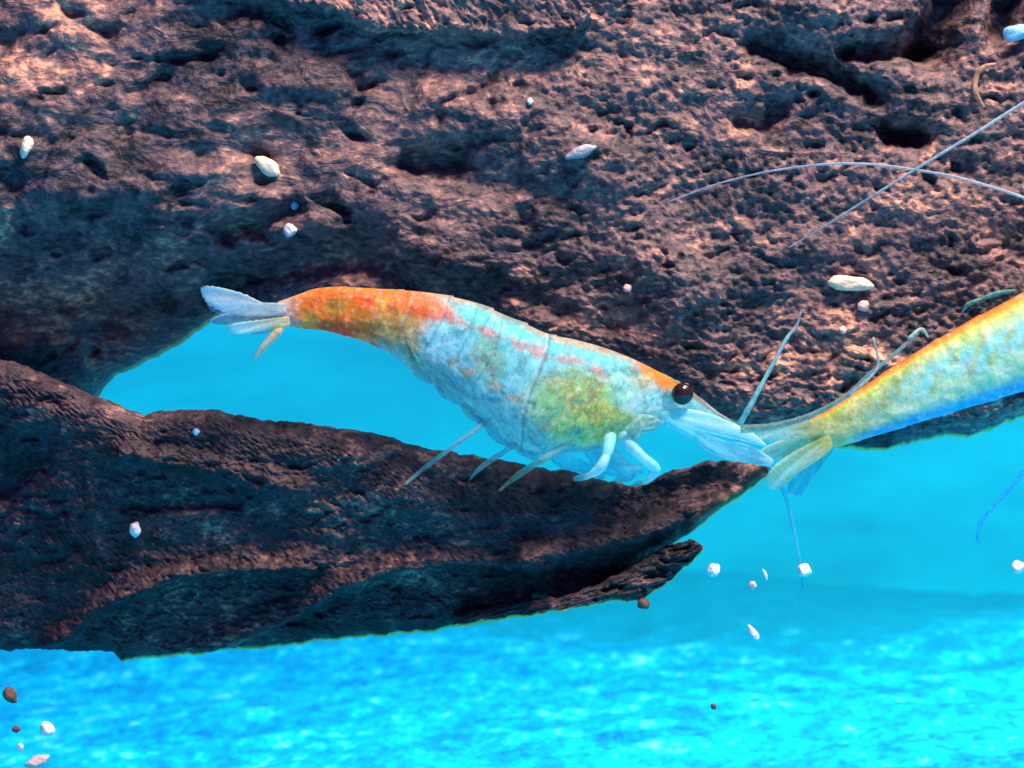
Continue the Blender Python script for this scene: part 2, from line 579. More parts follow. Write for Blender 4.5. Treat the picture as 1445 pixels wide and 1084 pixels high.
# ------------------------------------------------------------------ shrimp
def shrimp_material(name, rough=0.35, transl=0.35, glass=0.0):
    M = Mat(name)
    colr = M.attr("pigment")
    net = M.attr("net", 'Fac')
    clear = M.attr("clear", 'Fac')
    c = M.coords()
    vor = M.n('ShaderNodeTexVoronoi', feature='DISTANCE_TO_EDGE')
    vor.inputs['Scale'].default_value = 2300
    wob = M.n('ShaderNodeVectorMath', operation='MULTIPLY_ADD')
    nz = M.n('ShaderNodeTexNoise')
    nz.inputs['Scale'].default_value = 2600
    M.l(c, nz.inputs['Vector'])
    M.l(nz.outputs['Color'], wob.inputs[0])
    wob.inputs[1].default_value = (0.0005,) * 3
    M.l(c, wob.inputs[2])
    M.l(wob.outputs[0], vor.inputs['Vector'])
    line = M.ramp(vor.outputs['Distance'], [(0.03, (1, 1, 1)), (0.22, (0, 0, 0))])
    patch = M.noise(c, 700, 2, 0.5)
    line = M.math('MULTIPLY', line, M.ramp(patch, [(0.38, (0, 0, 0)), (0.6, (1, 1, 1))]))
    colr = M.mix(M.math('MULTIPLY', M.math('MULTIPLY', line, net), 0.75), colr, (0.50, 0.26, 0.05))
    spk = M.noise(c, 1900, 5, 0.7, 0.4)
    colr = M.mix(0.8, colr, M.ramp(spk, [(0.3, (0.28, 0.28, 0.28)), (0.52, (0.5, 0.5, 0.5)), (0.72, (0.85, 0.85, 0.85))]), 'OVERLAY')
    fine = M.noise(c, 6500, 3, 0.65, 1.2)
    colr = M.mix(0.55, colr, M.ramp(fine, [(0.32, (0.25, 0.25, 0.25)), (0.5, (0.5, 0.5, 0.5)), (0.68, (0.8, 0.8, 0.8))]), 'OVERLAY')
    b = M.n('ShaderNodeBsdfPrincipled')
    b.inputs['Roughness'].default_value = rough
    b.inputs['Transmission Weight'].default_value = glass
    b.inputs['IOR'].default_value = 1.2 if glass else 1.45
    b.inputs['Specular IOR Level'].default_value = 0.3
    M.l(colr, b.inputs['Base Color'])
    bump = M.n('ShaderNodeBump')
    bump.inputs['Strength'].default_value = 0.35
    bump.inputs['Distance'].default_value = 0.0002
    M.l(M.math('ADD', spk, M.math('MULTIPLY', fine, 0.4)), bump.inputs['Height'])
    M.l(bump.outputs[0], b.inputs['Normal'])
    t = M.n('ShaderNodeBsdfTranslucent')
    M.l(colr, t.inputs['Color'])
    m1 = M.n('ShaderNodeMixShader')
    m1.inputs[0].default_value = transl
    M.l(b.outputs[0], m1.inputs[1]); M.l(t.outputs[0], m1.inputs[2])
    tr = M.n('ShaderNodeBsdfTransparent')
    tr.inputs[0].default_value = (0.86, 0.97, 1.0, 1)
    m2 = M.n('ShaderNodeMixShader')
    cl = M.math('ADD', clear, M.math('MULTIPLY', M.math('SUBTRACT', spk, 0.5), M.math('MULTIPLY', clear, 2.6)))
    cl.node.use_clamp = True
    M.l(cl, m2.inputs[0]); M.l(m1.outputs[0], m2.inputs[1]); M.l(tr.outputs[0], m2.inputs[2])
    M.l(m2.outputs[0], M.out.inputs[0])
    return M.m


SHELL = shrimp_material("shrimp_shell")
LIMB = shrimp_material("shrimp_limb", 0.16, 0.30, 0.34)


def set_paint(o, pig, net, clear):
    n = len(o.data.vertices)
    a = o.data.attributes.new("pigment", 'FLOAT_COLOR', 'POINT')
    c4 = np.ones((n, 4), dtype=np.float32); c4[:, :3] = pig
    a.data.foreach_set("color", c4.ravel())
    a = o.data.attributes.new("net", 'FLOAT', 'POINT'); a.data.foreach_set("value", np.broadcast_to(np.float32(net), (n,)).astype(np.float32).copy())
    a = o.data.attributes.new("clear", 'FLOAT', 'POINT'); a.data.foreach_set("value", np.broadcast_to(np.float32(clear), (n,)).astype(np.float32).copy())


def catmull(pts, n):
    pts = np.array(pts, dtype=float)
    m = len(pts)
    ext = np.vstack([2 * pts[0] - pts[1], pts, 2 * pts[-1] - pts[-2]])
    t = np.linspace(0, m - 1 - 1e-9, n)
    i = np.floor(t).astype(int); f = (t - i)[:, None]
    p0, p1, p2, p3 = ext[i], ext[i + 1], ext[i + 2], ext[i + 3]
    return 0.5 * (2 * p1 + (p2 - p0) * f + (2 * p0 - 5 * p1 + 4 * p2 - p3) * f ** 2 + (3 * p1 - p0 - 3 * p2 + p3) * f ** 3), t


class Paint:
    def __init__(self, px, py, base):
        self.px, self.py = px, py
        self.c = np.tile(np.array(lin(*base)), (px.size, 1)).reshape(px.shape + (3,))
        self.wx = 7 * fbm(px / 16, py / 16, 0 * px + 3, 3); self.wy = 7 * fbm(px / 16, py / 16, 0 * px + 9, 3)

    def mask(self, cx, cy, rx, ry, ang=0, soft=0.5):
        a = math.radians(ang)
        dx = self.px + self.wx - cx; dy = self.py + self.wy - cy
        u = (dx * math.cos(a) + dy * math.sin(a)) / rx; v = (-dx * math.sin(a) + dy * math.cos(a)) / ry
        return sstep(1 + soft, 1 - soft, np.hypot(u, v))

    def blob(self, col, *a, k=1.0, **kw):
        m = self.mask(*a, **kw) * k
        self.c = self.c + (np.array(lin(*col)) - self.c) * m[..., None]
        return m

    def apply(self, col, m):
        self.c = self.c + (np.array(lin(*col)) - self.c) * m[..., None]


def body_loft(name, stations, parent, yfun, wfun, paint, n=480, m=132, seg=()):
    D, t = catmull([s[0] for s in stations], n)
    V, _ = catmull([s[1] for s in stations], n)
    C = (D + V) / 2; H = (D - V) / 2
    # overlapping plates of the abdomen: each plate flares a little before the next one starts
    flare = np.ones(n)
    for a, b_ in seg:
        u = np.clip((t - a) / (b_ - a), 0, 1)
        flare = flare + np.where((t >= a) & (t < b_), 0.032 * (u ** 3) - 0.008, 0)
    th = np.linspace(0, 2 * np.pi, m, endpoint=False)
    ct, st = np.cos(th), np.sin(th)
    se = 0.82
    ct2 = np.sign(ct) * np.abs(ct) ** se; st2 = np.sign(st) * np.abs(st) ** se
    px = C[:, 0:1] + H[:, 0:1] * ct2[None, :] * flare[:, None]
    py = C[:, 1:2] + H[:, 1:2] * ct2[None, :] * flare[:, None]
    half = np.hypot(H[:, 0], H[:, 1]) * K
    W = half * wfun(t)
    Y = yfun(t)[:, None] - W[:, None] * st2[None, :] * flare[:, None]
    Y = Y + 0.05 * fbm(px / 20, py / 20, 0 * px + 2, 3)
    pts = np.stack([(px - 722.5) * K, Y, (542 - py) * K], -1) * MM
    idx = np.arange(n * m).reshape(n, m)
    nx = np.roll(idx, -1, axis=1)
    F = np.stack([idx[:-1], idx[1:], nx[1:], nx[:-1]], -1).reshape(-1, 4).tolist()
    F += [idx[0, :].tolist(), idx[-1, ::-1].tolist()]
    o = mesh_obj(name, pts.reshape(-1, 3), F, SHELL, parent)
    hh = np.broadcast_to(ct2[None, :], px.shape)       # +1 back, -1 belly
    tt = np.broadcast_to(t[:, None], px.shape)
    pig, net, clear = paint(px, py, hh, tt)
    set_paint(o, pig.reshape(-1, 3), net.ravel(), clear.ravel())
    return o


def tube(name, pts, radii, parent, col, clear=0.1, mat=None, m=8, n=None, net=0.0, col2=None):
    """pts: (px, py, y mm); radii in photo pixels"""
    n = n or max(10, 7 * len(pts))
    C, t = catmull(pts, n)
    R = np.interp(t, np.arange(len(radii)) * (len(pts) - 1) / (len(radii) - 1), radii)
    R = R * (1 + 0.16 * fbm(C[:, 0] / 9, C[:, 1] / 9, 0 * R + len(pts), 2))
    f = (DIST + C[:, 2]) / DIST * K
    W = np.stack([(C[:, 0] - 722.5) * f, C[:, 2], (542 - C[:, 1]) * f], -1)
    T = np.gradient(W, axis=0); T /= np.linalg.norm(T, axis=1)[:, None] + 1e-9
    up = np.array([0, 1.0, 0])
    A = np.cross(T, up); A /= np.linalg.norm(A, axis=1)[:, None] + 1e-9
    B = np.cross(T, A)
    th = np.linspace(0, 2 * np.pi, m, endpoint=False)
    ring = W[:, None, :] + (A[:, None, :] * np.cos(th)[None, :, None] + B[:, None, :] * np.sin(th)[None, :, None]) * (R * f)[:, None, None]
    idx = np.arange(n * m).reshape(n, m)
    nx = np.roll(idx, -1, axis=1)
    F = np.stack([idx[:-1], idx[1:], nx[1:], nx[:-1]], -1).reshape(-1, 4).tolist()
    F += [idx[0, :].tolist(), idx[-1, ::-1].tolist()]
    o = mesh_obj(name, ring.reshape(-1, 3) * MM, F, mat or LIMB, parent)
    c = np.tile(np.array(lin(*col)), (n * m, 1))
    if col2 is not None:
        w = np.repeat(np.linspace(0, 1, n), m)[:, None]
        c = c * (1 - w) + np.array(lin(*col2)) * w
    set_paint(o, c, net, clear)
    return o


def plate(name, outline, y0, y1, parent, col, clear=0.2, thick=5.0, ribs=0.0, col2=None, n=64):
    """thin leaf-like solid; outline in photo pixels, depth runs from y0 (first point) to y1 (farthest from it)"""
    O, _ = catmull(outline + [outline[0]], n + 1)
    O = O[:-1]
    if name == 'tail_fan_blade':        # feathered edge
        far = np.hypot(*(O - O[0]).T); far = far / far.max()
        jag = np.array([(-1) ** i_ * 1.0 + 0.8 * math.sin(i_ * 2.7) for i_ in range(n)]) * 1.5 * far ** 1.5
        cc = O.mean(0); dv = O - cc; O = O + dv / (np.hypot(*dv.T)[:, None] + 1e-6) * jag[:, None]
    c = O.mean(0)
    root = np.array(outline[0], dtype=float)
    L = np.max(np.hypot(*(O - root).T)) + 1e-6
    rings = [1.0, 0.93, 0.84, 0.7, 0.5, 0.25]
    vs, cols, F = [], [], []

    def add(p, side, r):
        d = np.hypot(*(p - root)) / L
        bulge = thick * K * math.sqrt(max(0, 1 - r ** 4)) * 0.5 + 0.02
        y = y0 + (y1 - y0) * d + side * bulge
        ang = math.atan2(*(p - root)[::-1])
        y += ribs * math.sin(ang * 16) * K * (1 - r * r)
        f = K * (DIST + y) / DIST
        vs.append(((p[0] - 722.5) * f * MM, y * MM, (542 - p[1]) * f * MM))
        a = np.array(lin(*col)); b = np.array(lin(*(col2 or col)))
        w = min(1, max(0, d + 0.15 * math.sin(ang * 19)))
        q = a * (1 - w) + b * w
        ray = max(0.0, math.sin(ang * 31 + 3 * d)) ** 2 * 0.45 + (0.35 if r > 0.95 else 0.0)
        cols.append(q + (np.array(lin(235, 245, 245)) - q) * ray * min(1, 2 * d))

    for side in (-1, 1):
        base = len(vs)
        for r in rings:
            for p in O:
                add(c + (p - c) * r, side, r)
        add(c, side, 0)
        for k in range(len(rings) - 1):
            for i in range(n):
                j = (i + 1) % n
                q = [base + k * n + i, base + k * n + j, base + (k + 1) * n + j, base + (k + 1) * n + i]
                F.append(q if side < 0 else q[::-1])
        for i in range(n):
            j = (i + 1) % n
            q = [base + (len(rings) - 1) * n + i, base + (len(rings) - 1) * n + j, base + len(rings) * n]
            F.append(q if side < 0 else q[::-1])
    off = len(rings) * n + 1
    for i in range(n):
        j = (i + 1) % n
        F.append([i, off + i, off + j, j])
    o = mesh_obj(name, vs, F, LIMB, parent)
    set_paint(o, np.array(cols), 0.0, clear)
    return o


M = Mat("shrimp_eye")
c = M.coords()
col_eye = M.ramp(M.noise(c, 1500, 3), [(0.5, (0.003, 0.003, 0.006)), (0.85, (0.04, 0.016, 0.01))])
b = M.bsdf(Roughness=0.12)
M.l(col_eye, b.inputs['Base Color'])
EYE = M.m


def ball(name, px, py, y, rx, ry, rz, parent, mat, ang=0.0):
    bm = bmesh.new()
    bmesh.ops.create_uvsphere(bm, u_segments=28, v_segments=18, radius=1.0)
    f = K * (DIST + y) / DIST
    ca, sa = math.cos(ang), math.sin(ang)
    for v in bm.verts:
        x, z = v.co.x * rx * f, v.co.z * rz * f
        v.co = Vector((x * ca - z * sa, v.co.y * ry * f, x * sa + z * ca)) * MM + P(px, py, y)
    me = bpy.data.meshes.new(name); bm.to_mesh(me); bm.free()
    me.polygons.foreach_set("use_smooth", [True] * len(me.polygons))
    me.materials.append(mat)
    o = bpy.data.objects.new(name, me); COL.objects.link(o)
    if parent:
        o.parent = parent
        me.transform(Matrix.Translation(-root_loc(parent)))
    return o


# ---- shrimp in full view
s1 = empty("shrimp", P(760, 690, on_wood(760, 690)))
tag(s1, "whole translucent shrimp with orange tail and black eye, perched across the gap in the driftwood", "shrimp")
ST1 = [((392, 426), (390, 458)), ((420, 416), (428, 464)), ((447, 407), (458, 467)), ((490, 405), (490, 475)), ((540, 408), (520, 485)),
       ((590, 411), (548, 499)), ((635, 418), (580, 521)), ((675, 428), (610, 543)), ((710, 443), (640, 565)), ((745, 458), (670, 590)),
       ((776, 472), (700, 614)), ((810, 479), (735, 638)), ((850, 490), (778, 641)), ((885, 503), (822, 638)), ((915, 517), (868, 626)),
       ((940, 531), (900, 606)), ((956, 543), (920, 600)), ((975, 560), (945, 600)), ((1000, 578), (975, 602)), ((1030, 598), (1012, 614)), ((1052, 614), (1046, 624))]


def paint1(px, py, h, t):
    p = Paint(px, py, (105, 212, 225))  # blue backlight through the body is painted in as this cyan base
    side = sstep(1.0, 0.2, h)
    # pale blue flesh
    p.blob((150, 235, 252), 625, 482, 62, 34, 12)
    p.blob((155, 240, 250), 745, 530, 40, 36, 30)
    p.blob((110, 235, 238), 690, 460, 70, 16, 22)
    # tail half: orange
    p.blob((240, 140, 50), 505, 440, 105, 46, 2, soft=0.25)
    p.blob((252, 122, 58), 540, 424, 88, 15, 3, soft=0.5)
    p.blob((252, 125, 60), 600, 436, 40, 12, 14)
    p.blob((165, 130, 45), 478, 430, 20, 14, 0, k=.8)
    p.blob((165, 120, 40), 520, 455, 26, 16, 30, k=.7)
    p.blob((225, 95, 40), 480, 467, 26, 9, 8)
    p.blob((235, 185, 70), 540, 432, 8, 14, 10, k=.7)
    p.blob((235, 200, 90), 436, 449, 12, 9, k=.8)
    p.blob((165, 175, 110), 565, 470, 34, 26, 40, k=.75)
    p.blob((205, 190, 185), 403, 440, 16, 16, k=.8)
    # greenish grey belly with bluish dark streaks
    p.blob((150, 190, 160), 600, 516, 50, 14, 38, k=.7)
    p.blob((112, 188, 200), 655, 552, 60, 17, 38, k=.75)
    p.blob((150, 225, 230), 700, 585, 50, 22, 40, k=.6)
    for cx, cy in ((582, 487), (640, 512), (662, 525), (700, 545), (725, 562)):
        p.blob((215, 165, 110), cx, cy, 11, 8, 30, k=.7)
    # netted patches
    n1 = p.blob((170, 215, 165), 690, 505, 34, 22, 62, soft=.4, k=.55)
    n2 = p.blob((178, 226, 138), 822, 580, 78, 52, 12, soft=.35)
    p.blob((216, 226, 100), 850, 588, 45, 28, 20, k=.7)
    p.blob((150, 215, 165), 775, 565, 26, 30, k=.5)
    # head
    p.blob((185, 252, 230), 895, 560, 45, 26, 40, k=.8)
    p.blob((200, 255, 255), 930, 582, 42, 24, 20)
    p.blob((238, 135, 45), 930, 532, 34, 13, 32, soft=.4)
    p.blob((225, 170, 80), 905, 535, 22, 12, 30, k=.6)
    p.blob((70, 160, 160), 888, 524, 18, 7, 10, k=.8)
    # gut line: broken red-pink dashes
    for cx, cy, rx, a in ((640, 453, 26, 16), (690, 470, 22, 22), (733, 487, 16, 28), (760, 497, 16, 15), (803, 507, 20, 8), (843, 523, 13, 45)):
        p.blob((222, 140, 135), cx, cy, rx, 6, a, k=.75)
    # orange pigment line along the back
    ridge = sstep(0.84, 0.985, h) * (0.55 + 0.45 * sstep(0, .4, fbm(px / 30, py / 30, 0 * px + 77, 3)))
    p.apply((246, 150, 40), ridge * 1.0 * sstep(1000, 940, px))
    # cyan painted on the belly rim for the blue light showing through
    rim = sstep(-0.82, -0.99, h) * sstep(660, 760, px)
    p.apply((60, 210, 250), rim * .9)
    # soft mottling
    mot = fbm(px / 9, py / 9, 0 * px + 55, 3)
    p.apply((235, 245, 235), np.clip(mot - .15, 0, 1) * .42)
    p.apply((70, 130, 130), np.clip(-mot - .3, 0, 1) * .6 * sstep(440, 620, px))
    fib = fbm((px * .75 + py * .66) / 26, (-px * .66 + py * .75) / 4.5, 0 * px + 91, 3)
    p.apply((70, 120, 125), np.clip(fib - .05, 0, 1) * .9 * sstep(.35, -.35, h) * sstep(540, 620, px) * sstep(800, 740, px))
    p.apply((225, 245, 245), np.clip(-fib - .1, 0, 1) * .9 * sstep(.2, -.4, h) * sstep(540, 620, px) * sstep(800, 740, px))
    bl2 = fbm(px / 22, py / 16, 0 * px + 61, 3)
    p.apply((205, 165, 150), np.clip(bl2 - .2, 0, 1) * .5 * sstep(580, 640, px) * sstep(900, 840, px))
    # rear margin of the carapace and its lower seam; joints of the abdomen
    for ln, w_, k_ in (([(777, 472), (770, 505), (752, 545), (738, 590), (736, 640)], 2.6, .6), ([(905, 612), (880, 600), (860, 596)], 2.2, .5),
                       ([(888, 520), (905, 545), (912, 575), (900, 600)], 2.4, .35), ([(712, 444), (700, 490), (672, 540)], 1.8, .4), ([(676, 428), (664, 470), (640, 515)], 1.8, .4),
                       ([(637, 418), (625, 455), (600, 495)], 1.8, .4), ([(590, 411), (580, 440), (562, 475)], 1.8, .4), ([(540, 408), (536, 440), (524, 478)], 1.8, .35)):
        dd, _ = seg_dist(px + .35 * p.wx, py + .35 * p.wy, ln)
        p.apply((60, 120, 130), k_ * np.exp(-(dd / w_) ** 2))
        dd, _ = seg_dist(px + .35 * p.wx + 4, py + .35 * p.wy, ln)
        p.apply((225, 248, 248), (.6 if w_ > 2 else .22) * k_ * np.exp(-(dd / w_) ** 2))
    vein = np.abs(fbm(px / 24, py / 18, 0 * px + 121, 3, .55))
    p.apply((60, 135, 145), .5 * sstep(.07, .0, vein) * sstep(560, 640, px) * sstep(.9, .6, h))
    dark = fbm(px / 34, py / 20, 0 * px + 131, 3)
    p.apply((50, 150, 165), np.clip(dark - .12, 0, .5) * 1.1 * sstep(600, 660, px) * sstep(930, 880, px))
    p.apply((150, 70, 20), np.clip(dark - .1, 0, .5) * 1.0 * sstep(640, 560, px) * sstep(400, 440, px))
    net = np.clip(n1 + n2, 0, 1) * 1.0
    clear = 0.06 + 0.22 * sstep(560, 680, px) * (1 - 0.6 * n2) + 0.15 * sstep(930, 1010, px) + 0.12 * sstep(-.5, -1, h)
    return p.c, net, clear


body_loft("body", ST1, s1, lambda t: 0.0 * t + 0.0, lambda t: np.interp(t, [0, 2, 6, 12, 16, 20], [.55, .62, .70, .74, .72, .6]), paint1,
          seg=((1.2, 3.0), (3.0, 4.6), (4.6, 6.1), (6.1, 7.6), (7.6, 9.0), (9.0, 10.3)))
# carapace rear margin falls at station 10.3

# eyes on short stalks, near and far side
e1 = ball("eye", 963, 556, -1.25, 15.5, 13, 15.5, s1, EYE)
tube("eye_stalk", [(938, 560, -0.5), (950, 558, -0.95), (958, 557, -1.15)], [10, 10, 9], e1, (140, 200, 205), 0.3)
e2 = ball("eye", 965, 552, 1.25, 15, 13, 15, s1, EYE)

# rostrum: toothed blade
ro = [(925, 523), (942, 530), (952, 536), (958, 538), (966, 545), (974, 549), (982, 557), (992, 564), (1004, 574), (1014, 582), (1030, 592), (1050, 606),
      (1030, 599), (1008, 590), (985, 576), (965, 566), (945, 556), (930, 545)]
plate("rostrum", ro, 0.0, 0.0, s1, (190, 170, 120), 0.25, 4, col2=(150, 175, 190))
# antennal scales and peduncles
plate("antennal_scale", [(930, 582), (960, 576), (995, 582), (1030, 595), (1062, 611), (1082, 630), (1055, 624), (1020, 616), (980, 606), (945, 600)], -0.9, -1.5, s1,
      (185, 255, 255), 0.25, 9, 1.0, (150, 215, 235))
plate("antennal_scale", [(930, 582), (960, 578), (995, 584), (1030, 595), (1062, 609), (1080, 622), (1055, 622), (1020, 616), (980, 606), (945, 600)], 0.9, 1.5, s1,
      (165, 245, 255), 0.3, 8, 1.0, (150, 215, 235))
tube("antenna_peduncle", [(940, 592, -0.9), (985, 616, -0.9), (1030, 636, -0.8), (1072, 648, -0.6), (1090, 655, -0.5)], [9, 9, 11, 9, 5], s1, (140, 245, 255), 0.25, m=12)
plate("maxilliped", [(968, 606), (985, 610), (1010, 622), (1050, 626), (1088, 646), (1085, 656), (1045, 652), (1005, 640), (985, 626)], -1.0, -1.2, s1,
      (165, 250, 255), 0.35, 8, 0.8, (150, 205, 220))
plate("cheek_plate", [(880, 605), (905, 585), (930, 592), (925, 606), (905, 612), (896, 625)], -1.5, -1.0, s1, (120, 185, 175), 0.25, 8)

# antennules and antennae
y_w = on_wood(1130, 445, 0.8, 0)
tube("antennule", [(1042, 602, -0.4), (1060, 570, -0.4), (1085, 524, 0.0), (1110, 478, 0.6), (1124, 460, 0.9), (1130, 440, 1.0)], [4.5, 4, 3.2, 2.8, 2.2, 1.4], s1, (110, 205, 215), 0.1, col2=(150, 175, 190))
an = tube("antennule", [(1045, 606, -2.2), (1090, 602, -2.3), (1140, 588, -2.3), (1190, 562, -2.3), (1225, 530, -2.2), (1262, 500, -2.0), (1296, 470, -1.6)], [6, 5.5, 4.2, 3.4, 3, 3, 2], s1, (130, 170, 165), 0.4, col2=(130, 180, 185))
tube("flagellum", [(1196, 560, -2.3), (1232, 528, -2.3), (1239, 508, -2.2), (1232, 476, -2.1)], [2.5, 2.2, 2, 1.2], an, (170, 190, 195), 0.15)
tube("flagellum", [(1282, 478, -1.8), (1300, 464, -1.6), (1310, 476, -1.5)], [2.8, 2.2, 1.2], an, (170, 210, 205), 0.15)
tube("antenna", [(1080, 650, -0.4), (1100, 680, -0.2), (1112, 712, 0), (1122, 758, 0), (1130, 800, 0), (1132, 830, 0), (1118, 858, 0)], [5, 4, 3.2, 2.6, 2.2, 1.8, 1.0], s1, (95, 215, 240), 0.45)

# walking legs: near side reaching the branch, far side just behind
def foot(px, py, lift=0.05):
    return on_wood(px, py, lift, 1.0)


LEG = (150, 215, 225)
def leg(pts, radii, col=LEG, col2=None, clear=0.15):
    clear = min(0.55, clear + 0.12)
    radii = [r * 0.85 for r in radii]
    return tube("leg", pts, radii, s1, col, clear, m=8, col2=col2)


leg([(716, 560, 0.0), (690, 590, -0.6), (668, 609, -1.0), (640, 630, -0.8), (606, 655, foot(606, 655, .4)), (584, 673, foot(584, 673, .15)), (571, 684, foot(571, 684))], [7, 6, 4.5, 3.6, 4, 3.6, 2], (120, 190, 205), (190, 220, 220), 0.3)
leg([(768, 590, 0.0), (742, 615, -0.7), (714, 636, -0.8), (692, 650, foot(692, 655, .6)), (674, 664, foot(674, 664, .2)), (661, 679, foot(661, 679))], [7, 6, 4.2, 5, 4, 2], (110, 200, 220), (200, 225, 225), 0.3)
leg([(835, 600, -0.3), (812, 622, -1.0), (785, 638, -1.2), (755, 655, -1.0), (728, 673, foot(728, 673, .3)), (704, 693, foot(704, 693))], [9, 8, 7.5, 5.5, 5.5, 2], (90, 220, 245), (190, 190, 140), 0.25)
leg([(862, 598, -0.4), (860, 622, -1.2), (856, 642, -1.5), (847, 660, -1.6), (832, 671, -1.0), (812, 676, foot(812, 680))], [12, 11, 8, 9, 6, 5], (170, 250, 255), (205, 250, 252), 0.08)
leg([(872, 600, -0.4), (886, 624, -1.1), (908, 646, -1.5), (924, 662, -1.4), (914, 677, -0.8), (896, 684, foot(896, 692))], [12, 11, 8, 9.5, 6.5, 4], (185, 235, 250), (140, 245, 255), 0.08)
leg([(780, 628, 0.6), (795, 650, 0.4), (825, 660, 0.6), (850, 672, foot(850, 684))], [16, 13, 10, 6], (120, 238, 255), None, 0.3)
leg([(840, 625, 0.9), (868, 650, 0.8), (888, 668, 0.8), (872, 678, foot(872, 690))], [16, 15, 11, 6], (150, 242, 255), None, 0.3)
leg([(830, 628, 0.2), (850, 655, 0.3), (880, 664, 0.4), (905, 662, 0.6)], [12, 13, 11, 8], (130, 240, 255), None, 0.3)

# swimmerets folded along the belly
for k, (rx_, ry_, tx, ty) in enumerate(((572, 478, 610, 540), (606, 496, 650, 570), (640, 520, 690, 600), (676, 544, 726, 632), (712, 562, 768, 652))):
    dx, dy = tx - rx_, ty - ry_
    L = math.hypot(dx, dy); nx_, ny_ = -dy / L, dx / L
    w = 17 + k * 2
    out = [(rx_, ry_), (rx_ + dx * .3 + nx_ * w * .7, ry_ + dy * .3 + ny_ * w * .7), (rx_ + dx * .7 + nx_ * w, ry_ + dy * .7 + ny_ * w), (tx + nx_ * 4, ty + ny_ * 4), (tx, ty),
           (rx_ + dx * .75 - nx_ * w * .8, ry_ + dy * .75 - ny_ * w * .8), (rx_ + dx * .35 - nx_ * w * .6, ry_ + dy * .35 - ny_ * w * .6)]
    plate("swimmeret", out, -1.2, -0.6, s1, ((150, 175, 150), (110, 165, 170), (140, 195, 195), (140, 215, 225), (150, 230, 240))[k], 0.5, 4, 2.2, (125, 205, 215))
# tail fan
TF = (150, 195, 220)
plate("tail_fan_blade", [(402, 428), (372, 427), (345, 415), (312, 406), (288, 404), (284, 414), (298, 432), (330, 444), (370, 446), (402, 442)], -0.3, -1.1, s1, (190, 210, 215), 0.25, 5, 1.2, (150, 215, 245))
plate("tail_fan_blade", [(402, 432), (370, 430), (335, 422), (305, 420), (292, 428), (306, 442), (340, 448), (402, 446)], 0.3, 1.2, s1, TF, 0.4, 5, 1.2, (90, 140, 190))
plate("telson", [(404, 432), (370, 434), (330, 440), (302, 448), (298, 456), (330, 459), (370, 456), (404, 450)], -0.05, -0.3, s1, (215, 165, 140), 0.12, 6, 0.8, (120, 205, 230))
plate("tail_fan_blade", [(408, 446), (380, 450), (345, 454), (322, 460), (330, 471), (358, 469), (385, 464), (408, 460)], -0.4, -1.0, s1, (210, 205, 165), 0.3, 5, 1.2, (110, 220, 245))
plate("tail_fan_blade", [(408, 448), (372, 456), (352, 463), (356, 472), (378, 470), (408, 460)], 0.4, 1.0, s1, TF, 0.3, 5, 1.2, (110, 220, 245))
tube("swimmeret", [(404, 456, -0.4), (388, 472, -0.5), (372, 490, -0.5), (359, 506, -0.4)], [3, 6.5, 6, 4.5, 2], s1, (245, 205, 150), 0.1, col2=(225, 225, 215))

# ---- second shrimp: tail and body enter the picture, head beyond it
s2 = empty("shrimp", P(1500, 600, on_wood(1400, 560, 0.3, 2.5)))
tag(s2, "pale yellow-green shrimp with orange back, its tail meeting the other shrimp's head", "shrimp")
ST2 = [((1142, 592), (1146, 634)), ((1168, 578), (1180, 631)), ((1230, 537), (1242, 613)), ((1300, 492), (1318, 590)), ((1360, 457), (1388, 569)), ((1445, 412), (1462, 548)),
       ((1530, 372), (1550, 530)), ((1620, 335), (1650, 500)), ((1700, 305), (1745, 455)), ((1770, 290), (1815, 405)), ((1830, 290), (1862, 362)), ((1890, 300), (1898, 328))]


def paint2(px, py, h, t):
    p = Paint(px, py, (195, 245, 210))
    p.apply((190, 200, 120), sstep(1330, 1160, px) * .7)
    for cx, cy, rx, ry in ((1320, 510, 40, 24), (1375, 505, 40, 22), (1425, 470, 34, 22), (1290, 545, 34, 16)):
        p.blob((140, 238, 240), cx, cy, rx, ry, -28, k=.75)
    for i in range(14):
        x = 1180 + 20 * i
        p.blob((205, 205, 120), x + 4 * math.sin(i * 5), 590 - 9.0 * i + 12 * math.sin(i * 3), 5, 17, 18, k=.6)
    yb = sstep(0.30, 0.85, h)
    p.apply((205, 222, 80), yb * .8)
    p.apply((245, 150, 50), sstep(0.74, 0.93, h) * .95)
    p.apply((225, 85, 60), sstep(0.93, 1.0, h) * .7)
    bl = sstep(-0.55, -0.9, h) * sstep(1180, 1240, px)
    p.apply((20, 185, 250), bl)  # blue showing through the lower edge, painted into the colour
    mot = fbm(px / 9, py / 9, 0 * px + 55, 3)
    p.apply((240, 250, 225), np.clip(mot - .2, 0, 1) * .5)
    p.apply((120, 150, 110), np.clip(-mot - .3, 0, 1) * .5)
    return p.c, 0.25 + 0 * h, 0.06 + 0.18 * sstep(1220, 1150, px)


